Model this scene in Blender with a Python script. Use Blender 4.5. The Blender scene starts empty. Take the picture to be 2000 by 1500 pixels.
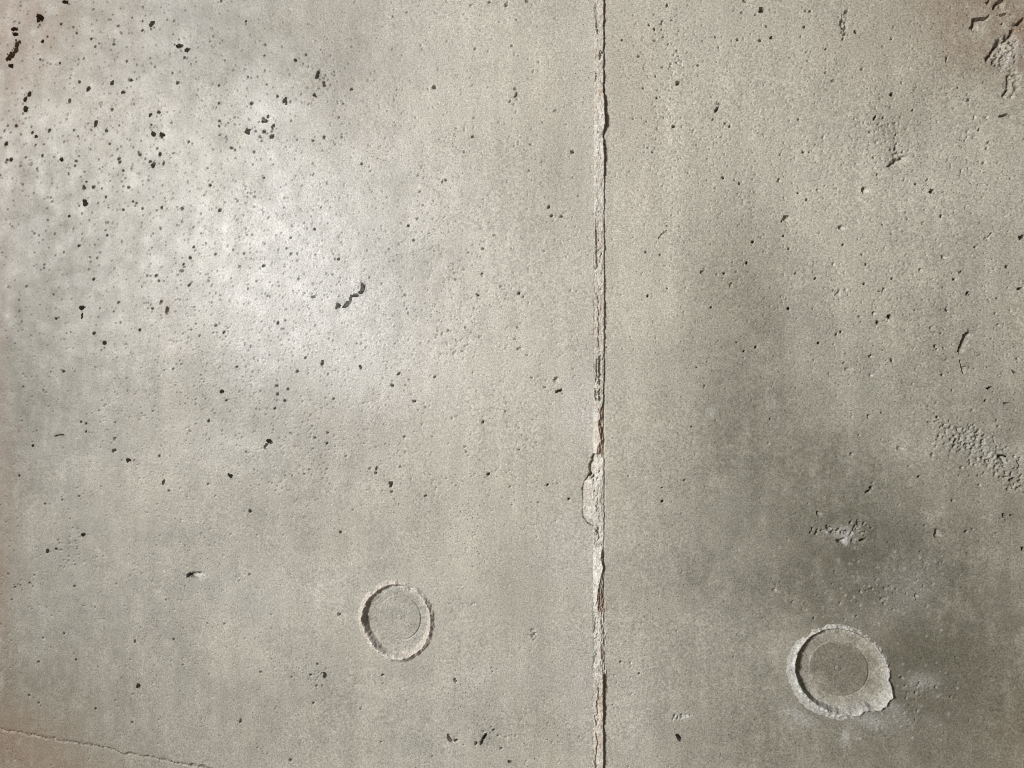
import bpy, math, random
import numpy as np

# ------------------------------------------------------------------ scene, camera, light
sc = bpy.context.scene
COL = sc.collection
TH = math.radians(13.0)          # the camera is turned a little to the left of square-on
F = 1330.0                       # focal length in units of the photograph's 2000 px width (24 mm lens)
DIST = F / 2000.0                # 0.665 m along the optical axis
CX, CY, CZ = DIST * math.sin(TH), -DIST * math.cos(TH), 1.5

cam_d = bpy.data.cameras.new('camera')
cam = bpy.data.objects.new('camera', cam_d)
COL.objects.link(cam)
cam.location = (CX, CY, CZ)
cam.rotation_euler = (math.radians(90), 0, TH)
cam_d.sensor_width = 36
cam_d.lens = 36 * F / 2000
cam_d.clip_start = 0.01
cam_d.clip_end = 500
sc.camera = cam

SUN = np.array([-0.56, -0.66, 0.20]); SUN /= np.linalg.norm(SUN)     # towards the light
sun_d = bpy.data.lights.new('sun', 'SUN')
sun_d.energy = 5.0
sun_d.angle = math.radians(11)
sun_d.color = (0.985, 0.995, 1.0)
sun = bpy.data.objects.new('sun', sun_d)
COL.objects.link(sun)
from mathutils import Vector
sun.rotation_euler = Vector(SUN).to_track_quat('Z', 'Y').to_euler()

w = bpy.data.worlds.new('World')
sc.world = w
w.use_nodes = True
wn = w.node_tree
sky = wn.nodes.new('ShaderNodeTexSky')
sky.sky_type = 'NISHITA'
sky.sun_disc = False
sky.sun_elevation = math.asin(SUN[2])
sky.sun_rotation = math.atan2(SUN[0], SUN[1])
sky.air_density = 0.7
sky.dust_density = 6.0
sky.ozone_density = 0.3
wn.links.new(sky.outputs[0], wn.nodes['Background'].inputs[0])
wn.nodes['Background'].inputs[1].default_value = 0.05

sc.view_settings.view_transform = 'Standard'
sc.view_settings.look = 'None'
sc.view_settings.exposure = -0.42
sc.view_settings.gamma = 1.0
sc.view_settings.use_curve_mapping = False
sc.render.engine = 'CYCLES'
sc.cycles.pixel_filter_type = 'BLACKMAN_HARRIS'
sc.cycles.filter_width = 1.1

rng = np.random.default_rng(7)
MM = 0.0005                      # one photo pixel at the picture's centre is half a millimetre of wall

# ------------------------------------------------------------------ where a photo point lies on the wall plane (y = 0)
def wall(px, py):
    a = (np.asarray(px, float) - 1000) / F
    b = (750 - np.asarray(py, float)) / F
    t = -CY / (math.sin(TH) * a + math.cos(TH))
    return CX + t * (math.cos(TH) * a - math.sin(TH)), t * b
def unwall(x, z):
    dx, dy = x - CX, -CY
    fz = -math.sin(TH) * dx + math.cos(TH) * dy
    rx = math.cos(TH) * dx + math.sin(TH) * dy
    return 1000 + F * rx / fz, 750 - F * z / fz

def field(shape, sp, wl, seed, an=(1, 1)):
    """smooth noise of unit deviation with the given wavelength"""
    r = np.random.default_rng(seed)
    n = r.standard_normal(shape)
    fz = np.fft.fftfreq(shape[0], sp[0])[:, None] * wl * an[0]
    fx = np.fft.rfftfreq(shape[1], sp[1])[None, :] * wl * an[1]
    n = np.fft.irfft2(np.fft.rfft2(n) * np.exp(-1.4 * (fz ** 2 + fx ** 2)), s=shape)
    n -= n.mean()
    return n / n.std()

def streaks(shape, sp, long, short, ang, seed):
    n = np.random.default_rng(seed).standard_normal(shape)
    fz = np.fft.fftfreq(shape[0], sp[0])[:, None]; fx = np.fft.rfftfreq(shape[1], sp[1])[None, :]
    c, d = math.cos(math.radians(ang)), math.sin(math.radians(ang))
    u, v = fx * c + fz * d, -fx * d + fz * c
    n = np.fft.irfft2(np.fft.rfft2(n) * np.exp(-1.4 * ((u * long) ** 2 + (v * short) ** 2)), s=shape)
    return n / n.std()

def sstep(a, b, x):
    t = np.clip((x - a) / (b - a), 0, 1)
    return t * t * (3 - 2 * t)

# ------------------------------------------------------------------ materials
def nodes(m):
    m.use_nodes = True
    nt = m.node_tree
    return nt, nt.nodes, nt.links, nt.nodes['Principled BSDF']

def concrete(name, cool, warm, tint_pale=(0.56, 0.572, 0.568), speck=1.0, rough=0.5, brown_stain_shade=(0.200, 0.142, 0.098)):
    m = bpy.data.materials.new(name)
    nt, N, L, B = nodes(m)
    tc = N.new('ShaderNodeTexCoord')
    geo = N.new('ShaderNodeNewGeometry')
    P = geo.outputs['Position']
    def noise(scale, detail=2, rgh=0.5, seed=0.0, dist=0.0):
        n = N.new('ShaderNodeTexNoise')
        n.noise_dimensions = '4D'
        n.inputs['W'].default_value = seed
        n.inputs['Scale'].default_value = scale
        n.inputs['Detail'].default_value = detail
        n.inputs['Roughness'].default_value = rgh
        n.inputs['Distortion'].default_value = dist
        L.new(P, n.inputs['Vector'])
        return n.outputs['Fac']
    def ramp(src, a, b, lo=0.0, hi=1.0):
        r = N.new('ShaderNodeMapRange')
        r.inputs['From Min'].default_value = a
        r.inputs['From Max'].default_value = b
        r.inputs['To Min'].default_value = lo
        r.inputs['To Max'].default_value = hi
        L.new(src, r.inputs['Value'])
        return r.outputs[0]
    def mix(fac, a, b, mode='MIX'):
        x = N.new('ShaderNodeMix')
        x.data_type = 'RGBA'
        x.blend_type = mode
        for s, k in ((fac, 0), (a, 6), (b, 7)):
            if isinstance(s, (int, float)):
                x.inputs[k].default_value = s
            elif isinstance(s, tuple):
                x.inputs[k].default_value = (*s, 1)
            else:
                L.new(s, x.inputs[k])
        return x.outputs[2]
    def math_(op, a, b):
        x = N.new('ShaderNodeMath')
        x.operation = op
        for s, k in ((a, 0), (b, 1)):
            if isinstance(s, (int, float)):
                x.inputs[k].default_value = s
            else:
                L.new(s, x.inputs[k])
        return x.outputs[0]
    at = N.new('ShaderNodeAttribute')
    at.attribute_name = 'wear'
    sep = N.new('ShaderNodeSeparateColor')
    L.new(at.outputs['Color'], sep.inputs[0])
    dark, brown, pale = sep.outputs[0], sep.outputs[1], sep.outputs[2]
    c = mix(ramp(noise(7, 4, 0.55, 1.3), 0.38, 0.62), cool, warm)
    # cloudy mottling of the cast surface, drawn out a little downwards
    c = mix(ramp(noise(20, 5, 0.62, 4.1), 0.36, 0.68, 0.0, 0.8), c, tuple(v * 0.80 for v in cool))
    c = mix(ramp(noise(55, 4, 0.65, 8.0), 0.48, 0.72, 0.0, 0.55), c, tuple(v * 1.18 for v in warm))
    c = mix(at.outputs['Alpha'], c, (0.478, 0.458, 0.400))
    # faint runs down the face
    vm = N.new('ShaderNodeVectorMath'); vm.operation = 'MULTIPLY'
    vm.inputs[1].default_value = (1, 1, 0.13)
    L.new(P, vm.inputs[0])
    ns = N.new('ShaderNodeTexNoise'); ns.inputs['Scale'].default_value = 55; ns.inputs['Detail'].default_value = 4; ns.inputs['Roughness'].default_value = 0.6
    L.new(vm.outputs[0], ns.inputs['Vector'])
    st = ramp(ns.outputs['Fac'], 0.3, 0.7, 0.90, 1.09)
    sc_ = N.new('ShaderNodeCombineColor')
    for k in range(3):
        L.new(st, sc_.inputs[k])
    c = mix(1.0, c, sc_.outputs[0], 'MULTIPLY')
    c = mix(dark, c, (0.103, 0.100, 0.075))
    c = mix(brown, c, brown_stain_shade)
    c = mix(pale, c, tint_pale)
    # sand grain
    g = ramp(noise(760, 2, 0.75, 2.0), 0.28, 0.72, 0.50, 1.50)
    gc = N.new('ShaderNodeCombineColor')
    for k in range(3):
        L.new(g, gc.inputs[k])
    c = mix(1.0, c, gc.outputs[0], 'MULTIPLY')
    g2 = ramp(noise(330, 2, 0.6, 5.0), 0.3, 0.7, 0.86, 1.14)
    gc2 = N.new('ShaderNodeCombineColor')
    for k in range(3):
        L.new(g2, gc2.inputs[k])
    c = mix(1.0, c, gc2.outputs[0], 'MULTIPLY')
    # grime and painted shade in the finest pores
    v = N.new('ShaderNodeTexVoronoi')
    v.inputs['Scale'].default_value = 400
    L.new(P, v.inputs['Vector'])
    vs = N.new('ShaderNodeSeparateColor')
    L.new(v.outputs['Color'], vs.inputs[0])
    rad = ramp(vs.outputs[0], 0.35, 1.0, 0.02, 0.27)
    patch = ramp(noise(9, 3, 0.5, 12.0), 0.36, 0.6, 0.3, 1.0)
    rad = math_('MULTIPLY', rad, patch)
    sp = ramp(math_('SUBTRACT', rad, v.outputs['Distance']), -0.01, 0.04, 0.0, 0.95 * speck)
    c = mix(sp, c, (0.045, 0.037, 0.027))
    L.new(c, B.inputs['Base Color'])
    r = ramp(noise(45, 3, 0.5, 3.0), 0.3, 0.7, rough - 0.06, rough + 0.10)
    r = math_('SUBTRACT', r, math_('MULTIPLY', pale, 0.12))
    L.new(r, B.inputs['Roughness'])
    B.inputs['Specular IOR Level'].default_value = 0.5
    b = N.new('ShaderNodeBump')
    b.inputs['Strength'].default_value = 0.27
    b.inputs['Distance'].default_value = 0.0006
    hn = math_('SUBTRACT', math_('ADD', noise(620, 3, 0.7, 9.0), noise(1500, 1, 0.5, 6.0)), math_('MULTIPLY', sp, 1.5))
    L.new(hn, b.inputs['Height'])
    L.new(b.outputs[0], B.inputs['Normal'])
    return m

M_LEFT = concrete('cast_concrete', (0.373, 0.371, 0.333), (0.414, 0.402, 0.348))
M_RIGHT = concrete('cast_concrete_darker', (0.365, 0.362, 0.314), (0.406, 0.389, 0.330), speck=0.8)
M_MORTAR = concrete('pale_mortar', (0.40, 0.385, 0.345), (0.44, 0.405, 0.35), tint_pale=(0.60, 0.595, 0.565), speck=0.35, rough=0.6, brown_stain_shade=(0.30, 0.175, 0.11))

M_RIM = concrete('limey_mortar', (0.345, 0.345, 0.315), (0.375, 0.36, 0.32), tint_pale=(0.50, 0.52, 0.52), speck=0.4, rough=0.6)

def tag(o, label=None, cat=None, group=None, kind=None):
    if label: o['label'] = label
    if cat: o['category'] = cat
    if group: o['group'] = group
    if kind: o['kind'] = kind
    return o

def build(name, verts, faces, mat, wear_and_light=None, parent=None):
    """faces: (n,4) int array"""
    me = bpy.data.meshes.new(name)
    n = len(faces)
    me.vertices.add(len(verts))
    me.vertices.foreach_set('co', np.ascontiguousarray(verts, dtype=np.float32).ravel())
    me.loops.add(4 * n)
    me.loops.foreach_set('vertex_index', np.ascontiguousarray(faces, dtype=np.int32).ravel())
    me.polygons.add(n)
    me.polygons.foreach_set('loop_start', np.arange(n, dtype=np.int32) * 4)
    me.update(calc_edges=True)
    if wear_and_light is not None:
        a = me.attributes.new('wear', 'FLOAT_COLOR', 'POINT')
        c = np.ones((len(verts), 4), np.float32)
        c[:, 3] = 0
        c[:, :wear_and_light.shape[1]] = wear_and_light
        a.data.foreach_set('color', c.ravel())
    me.materials.append(mat)
    o = bpy.data.objects.new(name, me)
    COL.objects.link(o)
    if parent is not None:
        o.parent = parent
    return o

# ------------------------------------------------------------------ unseen ground before the wall, added in warm brown to bounce light into shadows
gm = bpy.data.materials.new('trodden_earth')
nt, N, L, B = nodes(gm)
tn = N.new('ShaderNodeTexNoise'); tn.inputs['Scale'].default_value = 3; tn.inputs['Detail'].default_value = 8
cr = N.new('ShaderNodeValToRGB')
cr.color_ramp.elements[0].position = 0.35; cr.color_ramp.elements[0].color = (0.20, 0.135, 0.085, 1)
cr.color_ramp.elements[1].position = 0.7; cr.color_ramp.elements[1].color = (0.34, 0.24, 0.16, 1)
gp = N.new('ShaderNodeNewGeometry')
L.new(gp.outputs['Position'], tn.inputs['Vector']); L.new(tn.outputs['Fac'], cr.inputs[0]); L.new(cr.outputs[0], B.inputs['Base Color'])
B.inputs['Roughness'].default_value = 0.95
s = 300
g = build('ground', np.array([(-s, -s, 0), (s, -s, 0), (s, s, 0), (-s, s, 0)]), np.array([(0, 1, 2, 3)]), gm)
tag(g, kind='structure')

# ------------------------------------------------------------------ the marks in the wall, read off the photograph
# tile -> (origin x, origin y); entries are in thirds of a pixel within the tile: x, y, rx, ry[, angle]
K = 0.335
DEEP = {
 (0, 0): [(378,12,8,18,80),(232,98,13,22,50),(222,112,12,10),(228,143,5,4),(80,168,20,10),(86,196,8,18,85),(63,382,13,12),(247,242,9,9),(276,211,5,5),
  (357,138,7,5),(545,53,6,6),(447,192,6,5),(535,226,6,7),(557,270,6,6),(664,257,7,5),(704,47,5,4),(693,152,4,4),(772,104,5,5),(832,178,5,5),
  (833,124,5,4),(888,138,13,12),(882,152,8,6),(883,170,3,6),(1016,121,5,5),(1010,198,5,4),(1437,126,6,6),(1437,141,5,4),(1043,266,15,11),
  (1087,290,13,9,20),(1057,295,4,5),(1075,333,5,4),(1114,372,5,4),(656,484,16,8,60),(521,518,8,9),(468,482,8,6,-40),(720,538,9,8,-40),
  (410,590,11,6,75),(172,550,13,10,60),(147,578,16,9,60),(149,636,13,15),(1006,425,6,6),(1036,482,8,8),(1277,496,8,7),(1558,492,5,5),
  (1725,352,7,7),(1787,320,4,6),(1855,430,18,8,70),(1850,450,12,9,80),(1891,482,7,7),(1893,500,7,7),(1836,555,8,7),(1846,562,6,4),
  (1620,562,8,5,-30),(1661,588,22,8,62),(1470,601,10,6,55),(1540,706,14,9),(1535,692,6,9),(1565,679,8,5,60),(1592,733,13,6,55),(1590,748,5,5),
  (1540,767,9,7,50),(1443,769,13,12),(1440,756,6,8),(1515,797,8,7),(1585,795,16,10,25),(1488,764,5,4),(878,672,11,8,60),(884,728,6,4),
  (895,783,11,11),(944,783,14,9),(945,800,6,8),(563,722,17,8,80),(622,762,7,6,-40),(641,839,6,7),(696,731,5,5),(289,760,10,7,60),
  (208,797,9,9),(188,772,6,6),(95,734,7,7),(45,734,5,5),(36,838,9,7,50),(205,845,4,5),(254,840,5,4),(917,866,6,5),(935,900,10,5,85),
  (815,900,10,6,-40),(1015,895,7,4),(893,966,12,13),(898,950,8,8),(877,942,8,6,40),(957,950,12,4,75),(655,908,4,4),(358,930,11,9),
  (446,938,9,4),(40,933,6,6),(62,928,6,9),(245,908,5,8),(1277,704,6,5),(1277,735,5,5),(1282,785,7,4),(1348,861,8,4),(1371,874,5,4),
  (1481,885,5,4),(490,1096,8,8),(544,1090,8,8),(503,1060,4,5),(751,1092,6,7),(496,1186,14,12),(492,1172,8,8),(777,1174,6,6),(718,1224,6,6),
  (832,1215,7,4),(1064,1213,9,6,40),(797,1184,5,4),(944,1208,5,5),(915,1225,4,4),(402,1261,6,6),(616,1148,4,8),(1228,1080,7,4,-40),
  (1490,1147,8,4,30),(1447,1128,5,3),(1826,820,6,6),(1836,1338,6,7),(1735,1480,6,6),(1697,1480,5,5),(1675,1450,5,5),(1257,1482,5,5),
  (887,1446,5,4),(611,1340,7,4),(622,1370,5,8),(397,1012,4,4),(1473,956,4,4),(1593,960,4,4),(235,345,5,5),(740,356,5,5),(1547,261,5,5),(1545,323,5,4)],
 (660, 0): [(322,98,6,5,40),(405,75,5,4),(780,32,8,5,40),(885,15,7,6),(980,30,8,7,-30),(1105,8,8,6),(1132,28,6,6),(945,128,6,5,40),(1043,118,6,5),
  (1015,268,6,4,-20),(1137,416,9,4,80),(1168,418,6,3),(1108,456,5,5),(1037,555,13,5,65),(1003,592,8,4,70),(1270,641,4,4),(80,520,7,4,30),
  (32,603,5,4),(25,800,8,5,40),(8,683,5,4),(795,684,5,4),(785,798,8,4,40),(738,888,5,5),(467,1023,5,6),(630,1052,8,6),(612,1062,5,5),
  (480,1117,5,5),(497,1196,6,5),(288,1153,4,4),(140,955,5,5),(1368,886,9,8),(1115,995,5,4),(1127,842,5,3),(1228,1208,9,5,65),(845,1450,6,8),
  (763,1472,7,4),(915,1373,10,4,20),(882,1300,4,4),(1204,1462,5,4),(1815,146,7,7),(1845,170,6,6),(1887,175,5,4),(1845,238,8,7),(1718,248,8,5,60),
  (1972,367,6,7),(1782,397,4,5),(1852,447,5,4),(1980,488,13,8,65),(1780,513,5,6),(1857,573,6,6),(1836,607,6,7),(1921,682,5,6),(1956,738,9,8),
  (1861,752,5,5),(1866,710,5,4),(1810,863,5,4),(1834,887,5,5),(1943,1255,7,6),(1921,1320,8,4),(1990,1320,5,4),(1878,1306,4,4),(1920,30,6,8),(1893,122,9,5,40)],
 (1330, 0): [(472,54,10,15,70),(462,66,9,8),(518,55,5,7),(372,5,8,8),(402,36,6,4),(353,74,6,6),(434,85,4,4),(727,60,6,8),(755,64,6,6),(718,157,8,6),
  (522,222,11,8,40),(330,230,11,5,80),(121,148,6,4,30),(85,130,4,4),(128,238,6,5),(200,217,4,5),(220,275,5,4),(380,327,5,4),(42,30,6,5),
  (1022,189,9,7),(920,100,6,4),(945,160,10,6),(958,165,7,8),(1178,270,7,5),(857,260,6,4,30),(843,287,6,4,40),(935,270,8,4,40),(1340,125,5,4),
  (1055,403,9,5),(842,424,6,6),(705,399,5,5),(737,356,7,4,30),(97,381,8,4),(99,441,5,4),(11,465,5,4),(527,492,5,4),(1553,330,9,6),(1547,350,4,9),
  (1226,550,11,10),(1155,548,6,6),(1134,634,5,5),(1158,577,6,4),(1170,736,7,6),(1127,690,14,4,60),(1099,770,9,5,60),(1420,580,6,4),
  (1350,642,7,4,30),(1465,620,6,3,20),(1288,482,5,4),(1365,527,5,4),(1680,577,7,8),(1672,548,5,5),(1617,507,8,5,30),(1767,477,5,6),
  (1891,670,24,6,12),(1740,755,7,4,40),(1440,685,4,5),(225,608,8,5,80),(208,638,15,7,62),(345,627,5,4),(185,698,4,5),(453,777,6,5),
  (237,800,7,6),(918,798,4,4),(983,795,9,4),(712,886,10,7),(747,886,5,5),(579,903,4,4),(89,845,5,6),(52,755,5,4),(1097,847,5,5),(434,1017,5,5),
  (244,1036,6,6),(340,1068,8,7),(312,1047,5,5),(150,1052,5,4),(200,1095,6,4),(430,1116,5,4),(684,1126,6,5),(1437,1048,6,6),(1457,1118,9,11),
  (1527,1122,6,4),(1300,1045,6,4),(1515,1260,8,7),(1310,1240,5,5),(1318,1278,5,5),(1174,1310,5,6),(1292,1349,5,5),(1033,1395,4,4),
  (418,1408,9,7,40),(629,1449,5,5),(345,1310,4,4),(887,1322,4,4),(1225,1364,7,4,30),(1763,1472,5,5),(1055,1482,6,5),(1990,1380,10,22,90),(1690,162,7,6)],
 (0, 500): [(475,303,11,11),(478,348,16,7,80),(329,364,7,5),(551,450,9,7),(610,505,9,10),(893,306,6,5),(930,146,5,5),(913,116,10,5,45),
  (1105,171,11,5,60),(1062,86,10,5),(1447,190,8,5,50),(1830,238,12,4),(1968,285,8,7),(1260,405,7,6,40),(1305,446,8,4,50),(1165,465,7,4,40),
  (1116,430,4,4),(1540,56,10,5,30),(1740,135,4,5),(1648,424,12,4),(1879,625,5,14),(1378,648,6,7),(1012,658,4,6),(1293,790,11,10),(1319,842,6,6),
  (1568,1078,14,11),(667,1134,11,5,40),(750,1190,11,9),(783,1190,4,8),(1348,1280,14,10,-45),(952,1320,13,6,65),(261,1446,6,6),(500,977,5,5),
  (469,968,4,4),(673,970,4,5),(1617,806,5,7),(1602,890,8,4,50),(1910,1030,6,5),(1836,1060,4,8),(1775,1270,6,4),(1705,1280,5,4),(985,1368,5,8),(363,1420,6,5)],
 (660, 500): [(2,290,8,12),(409,332,5,5),(948,177,5,5),(1057,215,8,7),(985,228,4,4),(977,250,5,4),(1081,240,4,4),(1047,416,4,5),(640,434,7,6),
  (690,488,5,6),(823,471,5,5),(1033,484,6,4),(1100,578,5,5),(481,507,4,4),(113,512,5,5),(132,650,13,6,-70),(355,687,10,4,60),(318,755,9,6,-40),
  (394,752,5,5),(446,848,8,6),(1287,787,18,6,15),(1205,765,5,5),(975,828,4,4),(978,905,4,4),(277,1095,4,4),(1055,1129,5,5),(740,1113,5,5),
  (748,1141,9,4,70),(1155,1088,6,4),(388,1052,6,5),(845,966,7,4,40),(222,1265,8,6),(310,1325,9,10),(317,1373,6,6),(308,1345,5,5),(333,1412,4,4),
  (688,1338,4,5),(1220,1335,6,5),(1280,1322,4,6),(1345,1417,7,6),(1168,1437,5,4),(91,1480,6,6),(633,1297,5,6),(1890,1350,6,5),(1920,188,4,4)],
 (1330, 500): [(250,102,5,6),(320,92,5,4),(669,98,5,6),(785,130,9,5,25),(1590,137,9,6),(1667,218,13,8,40),(1978,190,18,5,10),(1844,245,7,5),
  (1231,134,7,7),(1068,164,7,6),(1155,204,10,5),(627,305,7,9),(1213,352,13,9,60),(1145,388,11,7,65),(1362,315,5,7),(1407,257,4,5),(1549,320,6,6),
  (435,530,9,5,70),(365,555,9,4,40),(803,507,8,6,-30),(175,300,5,7),(1482,525,7,8),(1487,545,5,5),(1531,537,4,7),(1031,613,6,4),(1523,693,8,4),
  (1941,678,15,6,-50),(1800,771,14,7,35),(1775,843,8,7),(1898,858,18,4),(1579,785,6,7),(1168,914,5,4),(1493,938,8,7),(1107,1350,7,7),
  (1088,1372,12,5,15),(1583,1425,6,8),(90,650,7,4),(520,950,6,8),(1563,960,6,6),(1840,957,6,5),(1960,597,6,4),(1757,1174,6,8),(1868,1167,28,6,5),
  (1925,1303,18,7,25),(60,997,6,4),(20,1307,6,5)],
 (0, 1000): [(486,132,13,9),(276,226,9,8),(274,236,5,6),(328,216,6,5),(120,426,5,4),(174,412,6,5),(88,438,4,4),(434,433,7,5),(70,511,5,5),
  (970,511,5,5),(1100,370,15,11,35),(1158,354,14,5,15),(1453,366,6,7),(375,705,7,7),(788,754,10,5,70),(1012,741,6,6),(1209,650,5,4),(1308,652,5,4),
  (1070,675,5,4),(446,861,7,5),(807,1014,9,13),(1385,786,4,4),(1520,932,6,6),(1588,857,5,5),(1852,884,6,8),(1705,960,8,5,30),(1893,955,6,14),
  (1845,1012,5,5),(1878,1012,4,4),(1812,950,6,7),(558,1147,6,6),(672,1099,5,4),(776,1062,5,4),(170,1070,7,6),(225,1112,5,7),(225,873,5,6),
  (1403,1220,12,5,75),(1693,1448,8,7),(1499,1375,6,4),(1977,595,7,8),(1067,893,7,5),(556,555,4,4),(821,673,4,4)],
 (660, 1000): [(260,951,8,6),(262,1002,4,4),(132,1152,6,5),(895,910,5,5),(899,930,4,5),(682,985,12,4,-60),(1648,877,6,8),(1755,945,6,8),(1602,1124,6,5),
  (908,1272,7,6),(935,1302,5,6),(690,1332,9,6),(805,1350,5,11),(950,1378,7,5),(548,1427,6,6),(1005,1455,13,6,-10),(730,1360,5,3),(10,597,8,5,30),
  (20,117,6,8),(1990,1320,25,8,-60),(1408,1308,6,5)],
 (1330, 1000): [(1395,233,6,6),(1420,78,6,5),(1880,20,7,14),(1930,20,14,5),(1110,92,8,4,20),(1527,294,5,4),(1992,215,8,12),(1060,165,20,6,15),(1665,115,12,5,30),(1700,100,8,4)],
}
BOWL = {   # shallow scoops: dark on the side towards the light, bright on the far side
 (0, 0): [(1697,594,7,8),(570,1185,9,5,80),(1828,1022,14,5,85)],
 (660, 0): [(1040,655,11,5,85),(1325,1240,14,4,40)],
 (1330, 0): [(700,218,11,7,75),(829,806,8,10),(1147,1022,10,10),(575,1052,12,14),(800,1110,12,8,-20),(910,1102,5,8),(1070,1112,20,24,60),(617,1277,20,22,50),(941,1328,14,22,70),(1412,1304,11,9),(232,1250,5,7)],
 (0, 500): [(942,272,14,8,75),(978,322,12,22),(1965,303,10,12),(1558,1110,13,20),(672,1066,13,8)],
 (660, 500): [(1065,540,22,10,10),(680,566,9,7),(1278,720,14,14),(230,1242,10,12)],
 (1330, 500): [(130,95,14,11),(292,170,20,9,65),(890,50,7,11),(1532,8,15,14),(1395,83,13,11),(1624,98,11,10),(958,198,9,9),(922,218,18,10,75),(1182,200,20,12,55),(1228,256,10,5),(1125,336,13,13),(1852,403,11,9),
  (1108,585,17,15),(975,659,24,7),(1105,698,9,8),(1655,655,15,14),(1093,935,12,12),(1275,1122,15,11),(995,1155,11,10),(1465,1160,12,11),(138,765,18,5,85)],
 (0, 1000): [(1150,368,40,18),(255,735,10,8)],
 (660, 1000): [(1135,690,12,8,40)],
 (1330, 1000): [(945,170,24,24),(1000,170,10,14),(800,8,15,12),(1495,125,22,26),(1372,490,10,14),(545,455,14,8),(650,528,14,5,30)],
}
# strokes: tile, points, half width at start / end, depth in pixels
GOUGE = [
 ((0, 0), [(100,250),(96,275),(78,305),(48,338)], 9, 11, 9),
 ((660, 500), [(138,166),(146,182),(128,208)], 7, 6, 8),
 ((660, 500), [(110,226),(82,232),(72,258),(50,278),(38,295)], 5.5, 7.5, 8),
 ((660, 0), [(1920,1348),(1893,1368),(1875,1388)], 3, 7, 5),
 ((1330, 0), [(945,85),(948,120),(958,150),(955,185)], 5, 5, 5),
 ((1330, 0), [(1215,970),(1235,957),(1262,945),(1290,935)], 9, 20, 10),
 ((1330, 0), [(1725,1078),(1745,1076),(1770,1078)], 3, 3, 4),
 ((1330, 0), [(1768,1392),(1790,1390),(1810,1362)], 4, 5, 5),
 ((1330, 0), [(1714,150),(1720,120),(1745,110),(1775,104),(1795,90)], 20, 4, 11),
 ((1330, 0), [(1945,180),(1920,212),(1882,238),(1850,258),(1815,310),(1792,350)], 13, 14, 9),
 ((1330, 0), [(1835,345),(1815,375)], 11, 5, 7),
 ((1330, 0), [(1912,440),(1918,480),(1909,525),(1884,552)], 12, 9, 9),
 ((1330, 0), [(1885,5),(1845,20),(1828,48)], 9, 9, 9),
 ((1330, 0), [(1870,84),(1900,76),(1930,85)], 8, 6, 7),
 ((1330, 0), [(1965,142),(1998,115)], 9, 9, 9),
 ((1330, 0), [(1785,18),(1802,0)], 7, 9, 7),
 ((1330, 0), [(1245,910),(1262,885)], 9, 8, 5),
 ((0, 500), [(318,1054),(345,1046),(370,1043)], 3, 3, 4),
 ((1330, 500), [(1676,466),(1656,492),(1642,520),(1630,555)], 20, 15, 11),
 ((1330, 500), [(1630,612),(1638,645),(1648,678)], 5, 9, 6),
 ((660, 1000), [(640,1300),(650,1325),(665,1340)], 6, 7, 6),
 ((660, 1000), [(862,1308),(850,1335),(838,1352)], 8, 9, 8),
 ((1330, 1000), [(1030,50),(1028,75),(1008,102),(1016,115)], 6, 6, 6),
 ((1330, 1000), [(755,120),(770,95)], 5, 5, 5),
 ((1330, 500), [(1435,975),(1465,980),(1500,965)], 5, 7, 5),
 ((1330, 500), [(1965,1195),(1975,1215),(1968,1240)], 7, 8, 7),
]
# torn, rough-floored places (photo px): x, y, rx, ry, angle, roughness, sink
ROUGH = [
 (1966,98,46,19,52,4.2,3.0),(1978,165,28,14,80,3.6,2.4),(1951,10,16,10,30,3,3),(1968,28,14,6,10,2.5,2.5),(1988,45,14,6,35,3,3),
 (1752,302,14,12,20,2.4,1.5),(1738,262,42,24,40,1.2,0.4),(1650,45,12,22,90,1.3,0.4),
 (1860,845,60,34,-35,1.7,0.8),(1920,878,85,34,-22,2.2,1.0),(1955,925,70,30,-28,1.8,0.8),(1985,945,26,14,20,2.2,1.4),
 (1610,1038,40,9,-4,2.4,1.4),(1672,1028,10,20,60,1.8,0.8),(1680,1058,16,6,8,1.8,1.0),
 (1680,1140,110,45,-10,0.5,-0.2),(1790,1350,45,26,-20,1.1,0.2),(1790,1400,45,35,-30,0.8,0.0),(1715,1432,18,16,0,1.5,-0.6),
 (1330,1398,22,10,-15,1.9,0.7),(1036,1245,12,18,70,1.8,0.7),(888,1442,14,9,0,1.5,0.6),(1980,430,14,12,0,1.4,0.6),
 (390,1122,18,8,0,1.2,2.4),(1882,674,7,17,75,1.0,3.2),(1290,950,90,50,0,0.35,0),(1650,780,60,160,0,0.3,0),
]
PLUGS = [  # photo px centre of the plug, radius in m
 (775.5, 1211.0, 0.0413), (1639.5, 1309.0, 0.0425),
]
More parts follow.
